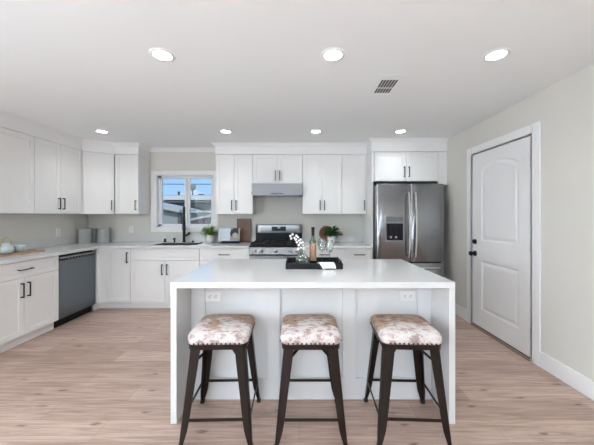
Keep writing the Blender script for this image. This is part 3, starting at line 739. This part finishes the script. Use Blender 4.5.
# ------------------------------------------------------------------ stools
def make_stool():
    t = thing('counter_stool', 'x', 'stool', (0, 0, 0), 0, 'counter stools at the island')
    zs = .585; a, f = .160, .213
    # legs: folded sheet channels, tapering to the foot
    for sx in (-1, 1):
        for sy in (-1, 1):
            rr = []
            for z, wd in ((.582, .062), (.45, .057), (.30, .050), (.17, .045), (.10, .040), (.05, .030), (.018, .022)):
                u = 1 - z / .582; o_ = a + (f - a) * (u ** 1.05); th = .005; q = .010
                L = [(o_ - q, o_), (o_ - q * .3, o_ - q * .3), (o_, o_ - q), (o_, o_ - wd), (o_ - th, o_ - wd), (o_ - th, o_ - q - th * .2), (o_ - q * .3 - th, o_ - q * .3 - th), (o_ - q - th * .2, o_ - th), (o_ - wd, o_ - th), (o_ - wd, o_)]
                rr.append([(sx * x, sy * y, z) for x, y in L])
            lg = MB().rings(rr).build('leg', 'bronze', t, smooth=35)
            c = f - .012
            MB().box(sx * c - .014, sy * c - .014, .0005, sx * c + .014, sy * c + .014, .022, .004).build('foot_cap', 'rubber', lg)
    # seat rim under the cushion
    MB().rings([rrect(.172, .172, .035, .556), rrect(.174, .174, .035, .583), rrect(.150, .150, .03, .583), rrect(.150, .150, .03, .556), rrect(.172, .172, .035, .556)], False, False).build('seat_frame', 'bronze', t, smooth=35)
    e = a + (f - a) * (1 - .168 / .582)
    for q, (x0, y0, x1, y1) in enumerate(((-e + .01, -e, e - .01, -e + .006), (-e + .01, e - .006, e - .01, e), (-e, -e + .01, -e + .006, e - .01), (e - .006, -e + .01, e, e - .01))):
        MB().box(x0, y0, .153, x1, y1, .171, .001).build('footrest_bar', 'bronze', t)
    for s in (-1, 1):
        P = []
        for i in range(13):
            u = -1 + i / 6; P.append((u * .155, s * u * .155, .566 - .105 * abs(u) ** 1.1))
        rr = [[(p[0] - s * .008, p[1] + .008, p[2] - .002), (p[0] + s * .008, p[1] - .008, p[2] - .002), (p[0] + s * .008, p[1] - .008, p[2] + .002), (p[0] - s * .008, p[1] + .008, p[2] + .002)] for p in P]
        MB().rings(rr).build('cross_brace', 'bronze', t)
    # upholstered cushion
    prof = [(.166, .585, .045), (.177, .588, .05), (.182, .600, .055), (.183, .618, .055), (.180, .634, .055), (.170, .646, .055), (.150, .653, .055), (.11, .657, .045), (.05, .659, .02)]
    MB().rings([rrect(h_, h_, r_, z_, 8) for h_, z_, r_ in prof]).build('cushion', hide_mat('cowhide_upholstery', (3.1, 1.4, 0)), t, smooth=60)
    b = MB(); hN = .181; n = 11
    for i in range(n):
        u = -1 + 2 * (i + .5) / n; v = u * .145
        for (x, y) in ((v, -hN), (v, hN), (-hN, v), (hN, v)): b.sph((x, y, .596), .0058, 8)
    b.build('nailhead_trim', 'nail', t, smooth=True)
    return t
st = make_stool()
labels = ['leftmost of three dark metal stools with brown and white cowhide seat', 'middle of three dark metal stools with brown and white cowhide seat', 'rightmost of three dark metal stools with brown and white cowhide seat']
offs = [(3.1, 1.4, 0), (5.35, 2.2, 1), (8.2, 4.9, 2)]
for i, (x, rz) in enumerate(((-.486, 1.5), (.070, 0), (.676, -2.5))):
    s = st if i == 0 else copy_tree(st)
    s.location = (x, 1.818, 0); s.rotation_euler = (0, 0, R(rz)); s['label'] = labels[i]
    if i:
        for ch in s.children:
            if ch.name.startswith('cushion'):
                ch.data = ch.data.copy(); ch.data.materials.clear(); ch.data.materials.append(hide_mat('cowhide_upholstery', offs[i]))

# ------------------------------------------------------------------ on the island: tray and contents
tx, ty = .122, 2.41
t = thing('serving_tray', 'rectangular black wooden serving tray on the island', 'tray', (tx, ty, .9155))
b = MB(); hw_, hd_ = .229, .170; th = .011
b.box(-hw_, -hd_, 0, hw_, hd_, .008)
b.box(-hw_, -hd_, .008, hw_, -hd_ + th, .046, .002); b.box(-hw_, hd_ - th, .008, hw_, hd_, .046, .002)
b.build('base', 'blackwood', t)
for s in (-1, 1):
    e = MB(); x0, x1 = (s * hw_, s * (hw_ - th)) if s < 0 else (hw_ - th, hw_)
    y_ = hd_ - th
    e.box(x0, -y_, .008, x1, y_, .024); e.box(x0, -y_, .024, x1, -.05, .044); e.box(x0, .05, .024, x1, y_, .044); e.box(x0, -.11, .044, x1, .11, .058, .003)
    e.build('end_handle', 'blackwood', t)
ZTR = .9240
# round glass vase
vx, vy = .028, 2.38
tag(MB().lathe([(.028, 0), (.044, .006), (.056, .025), (.060, .048), (.052, .072), (.034, .090), (.024, .100), (.028, .112), (.0265, .112), (.0225, .100), (.032, .089), (.050, .071), (.058, .048), (.054, .026), (.042, .009), (.0, .006)], cap1=False).build('vase', 'glass', None, smooth=60, loc=(vx, vy, ZTR)), 'round clear glass vase holding white flowers on black tray', 'vase')
t = thing('orchid_spray', 'arching sprays of white blossoms rising from the round glass vase', 'flowers', (vx, vy, ZTR + .012))
stems = [[(.0, 0, 0), (-.006, 0, .09), (-.012, 0, .14), (-.05, -.01, .20), (-.10, -.015, .235)], [(.004, 0, 0), (.006, .0, .09), (-.004, .0, .15), (-.035, .01, .205)], [(-.004, .003, 0), (.0, .0, .10), (.014, .006, .15), (-.01, .01, .19)], [(.008, 0, 0), (-.01, 0, .09), (-.03, -.012, .13)]]
b = MB()
for s_ in stems: b.tube(s_, .0018, 6)
b.build('stem', 'stemg', t, smooth=True)
def blossom(c, r, parent):
    b = MB(); ax = Vector((random.uniform(-.4, .4), -1, random.uniform(-.1, .5))).normalized()
    u = ax.cross(Vector((0, 0, 1))).normalized(); v = ax.cross(u)
    a0 = random.uniform(0, 1)
    for i in range(5):
        a = a0 + 2 * PI * i / 5; d = (u * math.cos(a) + v * math.sin(a) + ax * .25).normalized()
        b.leaf(Vector(c), d, r, r * .85, nrm=ax, curl=.15)
    b.sph(Vector(c) + ax * .003, r * .16, 8)
    return b.build('blossom', 'petal', parent, smooth=60)
for (x, y, z) in ((-.10, -.015, .236), (-.082, -.01, .250), (-.066, -.015, .222), (-.095, -.005, .214), (-.050, -.012, .238), (-.055, 0, .206), (-.036, .01, .224), (-.030, -.008, .196), (-.046, .01, .182), (-.014, .006, .204), (-.016, -.006, .176), (.002, .0, .182), (-.03, -.012, .158), (.006, .004, .156), (-.012, -.01, .138), (-.034, -.01, .128), (.010, 0, .130)):
    blossom((x, y, z), random.uniform(.0100, .0135), t)
b = MB()
for i in range(9):
    a = 2 * PI * i / 9; b.leaf((0, 0, .01), (math.cos(a) * .6, math.sin(a) * .6, .7), random.uniform(.04, .06), .014)
b.build('leaves', 'stemg', t, smooth=60)
# bottle
t = thing('wine_bottle', 'green glass bottle with pinkish gold label standing on black tray', 'bottle', (.122, 2.45, ZTR))
MB().lathe([(.026, 0), (.029, .006), (.0295, .185), (.026, .205), (.016, .228), (.0125, .245), (.0125, .305), (.014, .307), (.014, .317), (.010, .319)]).build('glass_body', 'greenglass', t, smooth=50)
MB().lathe([(.0298, .03), (.0298, .18)], cap0=False, cap1=False).build('label_wrap', 'label', t, smooth=50)
MB().lathe([(.0132, .245), (.0136, .305), (.0152, .307), (.0152, .319), (.001, .3205)], cap0=False).build('foil_cap', 'foil', t, smooth=50)
# wine glasses
def wineglass(x, y, label, sc=1.0):
    t = thing('wine_glass', label, 'glass', (x, y, ZTR), 0, 'wine glasses on the tray'); t.scale = (sc,) * 3
    MB().lathe([(.033, 0), (.032, .002), (.010, .006), (.0045, .012), (.0038, .05), (.0045, .095), (.010, .102)]).build('stem', 'glass', t, smooth=60)
    MB().lathe([(.006, .101), (.024, .112), (.036, .135), (.038, .155), (.034, .185), (.029, .215), (.028, .215), (.033, .185), (.037, .155), (.035, .136), (.022, .115), (.002, .106)], cap0=True, cap1=True).build('bowl', 'glass', t, smooth=60)
wineglass(.205, 2.50, 'clear stemmed wine glass nearest the green bottle')
wineglass(.268, 2.455, 'clear stemmed wine glass nearest the right end of the tray', .95)
# napkin draped over the tray rim
def drape(path, wd, name, m, label):
    b = MB(); nx = 14; rows = []
    for i, p in enumerate(path):
        row = []
        for j in range(nx + 1):
            u = j / nx - .5
            wob = .0025 * math.sin(u * 19 + i * .8)
            row.append((p[0] + u * wd * p[3], p[1] + .012 * math.sin(u * 5 + 1) * (i / len(path)), p[2] + abs(wob)))
        rows.append(row)
    bot = [[(x, y, z + .0035) for x, y, z in r] for r in rows]
    loops = []
    for r, q in zip(rows, bot): loops.append(r + q[::-1])
    b.rings(loops)
    return tag(b.build(name, m, None, smooth=60), label, 'napkin')
FYT = ty - hd_
drape([(.18, FYT + .14, .9250, .95), (.19, FYT + .08, .9265, 1), (.205, FYT + .03, .9435, 1), (.215, FYT + .006, .9665, .98), (.222, FYT - .006, .9625, .95), (.232, FYT - .009, .945, .92), (.24, FYT - .012, .9215, .85)], .125, 'napkin', 'cloth', 'white cloth napkin draped over the front rim of the black tray')

# ------------------------------------------------------------------ back counter objects
def potted(name, label, x, y, r, hh, leafm, n, spread, L, W, potm='whitepot', z=ZT, up=.6):
    t = thing(name, label, 'plant', (x, y, z))
    MB().lathe([(r * .72, 0), (r * .80, .004), (r, hh * .5), (r * .95, hh), (r * .86, hh), (r * .86, hh * .9), (.001, hh * .88)], cap1=False).build('pot', potm, t, smooth=50)
    MB().cyl((0, 0, hh * .8), (0, 0, hh * .90), r * .85).build('soil', 'soil', t)
    b = MB()
    for i in range(n):
        a = random.uniform(0, 2 * PI); e = random.uniform(.15, 1.0)
        d = Vector((math.cos(a) * (1 - up * e), math.sin(a) * (1 - up * e), e)).normalized()
        k = random.uniform(.2, 1.0) * spread
        b.leaf(Vector((0, 0, hh * .9)) + d * k, d + Vector((random.uniform(-.4, .4), random.uniform(-.4, .4), random.uniform(-.3, .3))), L * random.uniform(.7, 1.2), W, curl=.3)
    for i in range(8):
        a = 2 * PI * i / 8; b.tube([(0, 0, hh * .88), (math.cos(a) * spread * .3, math.sin(a) * spread * .3, hh * .9 + spread * .7)], .0015, 5)
    b.build('foliage', leafm, t, smooth=60)
    return t
potted('potted_plant', 'small bright green plant in white pot between sink and cookbook', -1.430, 4.46, .070, .12, 'leafl', 260, .13, .06, .020)
# walnut board
tag(MB().box(-.118, -.009, 0, .118, .009, .375, .004, 2).build('cutting_board', 'walnut', None, T=Matrix.Translation((-.905, 4.596, ZT + .0035)) @ Matrix.Rotation(R(-5.0), 4, 'X')), 'rectangular walnut cutting board leaning on the wall behind the cookbook', 'cutting board')
# cookbook on stand
t = thing('book_stand', 'low black stand holding the open cookbook', 'book stand', (-1.075, 4.40, ZT))
MB().box(-.120, -.055, .0, .150, -.028, .032, .002).box(-.155, -.075, .0, .155, -.055, .006, .002).box(-.155, -.038, 0, .155, .11, .005, .001).build('ledge', 'blackwood', t)
MB().box(-.14, -.004, 0, .14, .004, .17, .002, T=Matrix.Translation((0, -.012, .012)) @ Matrix.Rotation(R(-20), 4, 'X')).build('back_rest', 'blackwood', t)
TB = Matrix.Translation((-1.078, 4.366, ZT + .034)) @ Matrix.Rotation(R(-18), 4, 'X')
bk = bpy.data.objects.new('cookbook', None); COL.objects.link(bk); bk.matrix_world = TB
tag(bk, 'open cookbook with pale blue left page, propped on the black stand', 'book')
def pages(sx, m, wd, lean):
    b = MB(); rr = []
    for i in range(9):
        u = i / 8; x = sx * wd * u; yy = -.012 * math.sin(PI * min(1, u * 1.1)) - lean * u
        rr.append([(x - sx * 0, yy, .0), (x + .0, yy, .205), (x, yy + .010, .205), (x, yy + .010, .0)])
    return b.rings(rr).build('page_block', m, bk, smooth=40)
def sheet(pts, y, name, m, par):
    b = MB(); b.rings([[(x, y, z) for x, z in pts], [(x, y - .0006, z) for x, z in pts]]); return b.build(name, m, par)
lp = pages(-1, 'page', .185, .0); rp = pages(1, 'greyp', .150, .0)
for k in range(7):
    sheet([(-.155, .035 + k * .018), (-.035, .035 + k * .018), (-.035, .039 + k * .018), (-.155, .039 + k * .018)], -.0125, 'text_line', 'greyp', lp)
circ = lambda cx, cz, r, a0=0, a1=360, n=24: [(cx + r * math.cos(R(a0 + (a1 - a0) * i / n)), cz + r * math.sin(R(a0 + (a1 - a0) * i / n))) for i in range(n)]
sheet([(.006, .01), (.145, .01), (.145, .19), (.006, .19)], -.0125, 'photo', 'page2', rp)
sheet(circ(.065, .125, .066), -.0132, 'pan_picture', 'pageblack', rp)
sheet(circ(.08, .085, .045), -.0140, 'dish_picture', 'food', rp)
sheet([(.035, .165), (.12, .165), (.135, .205), (.04, .205)], -.0130, 'dark_picture', 'pageblack', rp)

# grey canisters in the corner
GC = 'ceramic canisters in the corner'
def canister(x, y, r, hh, m, label):
    t = thing('canister', label, 'canister', (x, y, ZT), 0, GC)
    MB().lathe([(r * .94, 0), (r, .006), (r, hh - .035), (r * .985, hh - .033)]).build('body', m, t, smooth=40)
    MB().lathe([(r * .985, hh - .032), (r, hh - .030), (r, hh - .008), (r * .93, hh)]).build('lid', m, t, smooth=40)
canister(-3.345, 4.385, .088, .225, 'greyjar', 'pale blue-grey ceramic canister nearest the left wall')
canister(-3.135, 4.500, .088, .235, 'greyjar', 'pale blue-grey ceramic canister nearest the window')
canister(-3.335, 4.552, .070, .225, 'greyjar2', 'darker grey canister half hidden between the two pale ones')

# tea set on the left worktop
t = thing('wooden_tray', 'flat brown wooden tray under the teapot on the left worktop', 'tray', (-3.225, 3.06, ZT + .0005), R(-4))
MB().prism([(p[0], p[1]) for p in rrect(.165, .33, .03, 0)], 0, .010).build('base', 'traywood', t)
MB().rings([rrect(.165, .33, .03, .010), rrect(.168, .333, .03, .020), rrect(.158, .323, .025, .020), rrect(.156, .321, .025, .010), rrect(.165, .33, .03, .010)], False, False).build('rim', 'traywood', t, smooth=30)
ZW = ZT + .0115
t = thing('teapot', 'pale blue teapot with arched bamboo handle on the wooden tray', 'teapot', (-3.225, 3.085, ZW))
MB().lathe([(.040, 0), (.056, .006), (.069, .030), (.069, .050), (.056, .076), (.036, .098)]).build('body', 'bluegl', t, smooth=50)
MB().lathe([(.038, .0985), (.034, .106), (.012, .114), (.009, .120), (.014, .128), (.004, .134)]).build('lid', 'bluegl', t, smooth=50)
MB().tube([(0, -.07, .04), (0, -.10, .06), (0, -.125, .095)], .012, 10, [.020, .014, .010]).build('spout', 'bluegl', t, smooth=True)
MB().tube([(0, -.055 + .0 , .085)] + [(0, .058 * -math.cos(R(a)), .10 + .075 * math.sin(R(a))) for a in range(15, 180, 15)] + [(0, .055, .085)], .008, 8).build('handle', 'bamboo', t, smooth=True)
def cup(x, y, r, hh, label):
    t = thing('tea_cup', label, 'cup', (x, y, ZW), 0, 'tea cups on the wooden tray')
    MB().lathe([(r * .5, 0), (r * .7, .004), (r * .97, hh * .5), (r, hh), (r * .93, hh), (r * .88, hh * .5), (.001, .01)], cap1=False).build('bowl', 'bluegl', t, smooth=50)
    MB().tube([(r * .95, 0, hh * .8), (r * 1.35, 0, hh * .7), (r * 1.3, 0, hh * .35), (r * .85, 0, hh * .3)], .004, 8).build('handle', 'bluegl', t, smooth=True)
cup(-3.225, 3.240, .060, .078, 'pale blue cup at the right end of the wooden tray')
cup(-3.320, 3.325, .050, .078, 'pale blue cup behind the front cup, near the left wall')
tag(MB().tube([(-3.10, 3.30, ZW + .006), (-3.105, 3.20, ZW + .006)], .004, 8).sph((-3.105, 3.185, ZW + .007), .014, 10, (.8, 1.2, .3)).build('teaspoon', 'hsteel', None, smooth=True), 'small metal teaspoon lying on the tray beside the cups', 'spoon')

# right of the range: paddle board, plant
b = MB(); P = []
for i in range(40):
    a = R(-160 + 320 * i / 39); P.append((-.125 * math.cos(a) if False else .125 * math.cos(PI - a), .125 * math.sin(PI - a)))
rr0 = []
ring = []
for i in range(41):
    a = R(12 + (360 - 24) * i / 40); ring.append((.125 * math.cos(a), .125 * math.sin(a)))
ring += [(.165, -.020), (.25, -.020), (.262, -.010), (.262, .010), (.25, .020), (.165, .020)]
b.rings([[(x, -.008, z) for x, z in ring], [(x, .008, z) for x, z in ring]])
Tm = Matrix.Translation((.455, 4.590, ZT + .137)) @ Matrix.Rotation(R(-8), 4, 'X') @ Matrix.Rotation(R(4), 4, 'Y')
bo = tag(b.build('paddle_board', 'redwood', None, T=Tm), 'round reddish wooden paddle board with handle, leaning behind the leafy plant', 'cutting board')
t = potted('potted_plant', 'dark green leafy plant in white pot in front of the paddle board', .505, 4.38, .062, .115, 'leafd', 210, .15, .07, .038, up=.45)

# ------------------------------------------------------------------ ceiling lights and vent
def downlight(x, y, label):
    t = thing('recessed_light', label, 'ceiling light', (x + (.02 if x == 1.343 else 0), y, ZC), 0, 'recessed ceiling lights')
    MB().lathe([(.060, -.0005), (.060, -.004), (.066, -.007), (.082, -.003), (.084, -.0005)], cap0=False, cap1=False).build('trim_ring', 'trim', t, smooth=40)
    MB().cyl((0, 0, -.0035), (0, 0, -.0008), .0605, seg=32).build('diffuser', 'lampem', t)
    area('downlight', (0, 0, -.012), (0, 0, 0), .12, .12, DOWNLIGHT_POWER, (.91, .965, 1), 'DISK', parent=t, spread=R(125))
for (x, y, l) in ((-.944, 1.94, 'left of the three large ceiling lights nearest the camera'), (.236, 1.94, 'middle of the three large ceiling lights nearest the camera'), (1.343, 1.94, 'right of the three large ceiling lights nearest the camera'),
                  (-2.60, 3.70, 'recessed ceiling light before the left corner cabinets'), (-.967, 3.70, 'recessed ceiling light before the window'), (.224, 3.70, 'recessed ceiling light in front of the range hood cabinets'), (1.34, 3.70, 'recessed ceiling light in front of the refrigerator cabinet'),
                  (-2.60, 1.94, 'recessed ceiling light over the left aisle, outside the photo'), (-.944, .2, 'recessed ceiling light above the camera, left one'), (.236, .2, 'recessed ceiling light above the camera, middle one'), (1.343, .2, 'recessed ceiling light above the camera, right one'),
                  (-2.2, -3.3, 'added unseen recessed light near the made-up patio doors, left one'), (1.3, -3.3, 'added unseen recessed light near the made-up patio doors, right one'),  # this row and the next: invented lights, added to brighten the kitchen
                  (-2.2, -1.5, 'added unseen recessed light behind the camera, left one'), (-.3, -1.5, 'added unseen recessed light behind the camera, middle one'), (1.3, -1.5, 'added unseen recessed light behind the camera, right one')):
    downlight(x, y, l)
t = thing('ceiling_vent', 'white ceiling register with dark louvred slots', 'vent', (.745, 2.39, ZC))
vw, vd = .112, .18
b = MB()
for (x0, y0, x1, y1) in ((-vw, -vd, -.068, vd), (.068, -vd, vw, vd), (-.068, -vd, .068, -.10), (-.068, .145, .068, vd), (-.068, .040, .068, .052)):
    b.box(x0, y0, -.004, x1, y1, -.0008, .0008)
b.build('frame', 'ceiling', t)
MB().box(-.07, -.102, -.0014, .07, .147, -.0006).build('duct_backing', 'slot', t)
for i in range(5):
    x = -.048 + i * .0240
    MB().box(x - .0045, -.10, -.0032, x + .0045, .145, -.0016).build('louvre', 'ventgrey', t)

# ------------------------------------------------------------------ outside the kitchen window
struct(MB().box(-30, YB + .2, -.6, 20, 60, -.5).build('ground', 'ground'))
Yh = 13.0
t = thing('neighbour_house', 'low blue-grey house with pale fascia seen through the kitchen window', 'house', (-6, Yh, -.5))
MB().box(-5, 0, 0, 6, 3, 2.40).build('wall', 'sidingw', t)
MB().box(-5.4, -.55, 2.54, 6.4, -.50, 2.74).build('fascia', 'fascia', t)
MB().box(-5.4, -.50, 2.42, 6.4, 3.6, 2.76).build('roof', 'roof', t)
MB().cyl((.30, .3, 2.76), (.30, .3, 2.98), .05, seg=12).build('vent_pipe', 'roof', t)
MB().cyl((1.37, .3, 2.76), (1.37, .3, 2.86), .13, seg=12).build('roof_vent', 'roof', t)
for i in range(5): MB().box(-1.2 + i * 1.05, -.02, 0, -1.17 + i * 1.05, -.0005, 2.40).build('batten', 'siding2', t)
Ys = 9.0
t = thing('garden_shed', 'small pale shed with light roof edge outside the window', 'shed', (-4.35, Ys, -.5))
MB().box(-1.2, 0, 0, .55, 1.5, 1.94).build('wall', 'siding2', t)
MB().rings([[(x, -.25, z), (x, 1.7, z + .03), (x, 1.7, z - .06), (x, -.25, z - .09)] for x, z in ((-1.4, 2.43), (.62, 2.03))]).build('roof', 'beam', t)
MB().box(.50, -.1, 0, .60, .0, 2.0).build('post', 'roof', t)
MB().box(.6, -.12, 1.94, 1.6, -.04, 2.0).build('beam', 'beam', t)
t = thing('low_roof', 'dark sloping lean-to roof at the lower right of the window view', 'roof', (-3.0, 8.2, -.5))
MB().rings([[(-.4, y, 1.645), (1.2, y, 1.99), (1.2, y, 2.05), (-.4, y, 1.705)] for y in (0, .6)]).build('roof_edge', 'beam', t)
MB().rings([[(-.4, y, 1.0), (1.2, y, 1.0), (1.2, y, 1.985), (-.4, y, 1.64)] for y in (.02, .58)]).build('wall', 'roof', t)
MB().box(-.35, .05, 0, 1.1, .55, .998).build('base', 'roof', t)
t = thing('satellite_dish', 'round grey dish on mast above the neighbouring roof', 'dish', (-5.0, Yh + .2, 2.262))
MB().cyl((0, 0, 0), (0, 0, .40), .025, seg=10).build('mast', 'roof', t)
MB().sph((0, -.05,   .42), .17, 20, (1, .25, 1)).build('dish', 'tree', t, smooth=True)
for i, (z0, z1) in enumerate(((3.02, 3.14),)):
    P = [(-12 + 16 * k / 20, 15.5, z0 + (z1 - z0) * k / 20 - .12 * math.sin(PI * k / 20) + .12) for k in range(21)]
    cb_ = MB().tube(P, .022, 6).build('utility_cable', 'roof', None)
    tag(cb_, 'dark overhead cable crossing the sky outside the window', 'cable')
for x in (-12.1, 4.1):
    o = MB().cyl((x, 15.5, -.5), (x, 15.5, 4.2), .10, seg=12).build('utility_pole', 'roof', None)
    tag(o, 'utility pole carrying the cable, %s end' % ('left' if x < 0 else 'right'), 'pole')
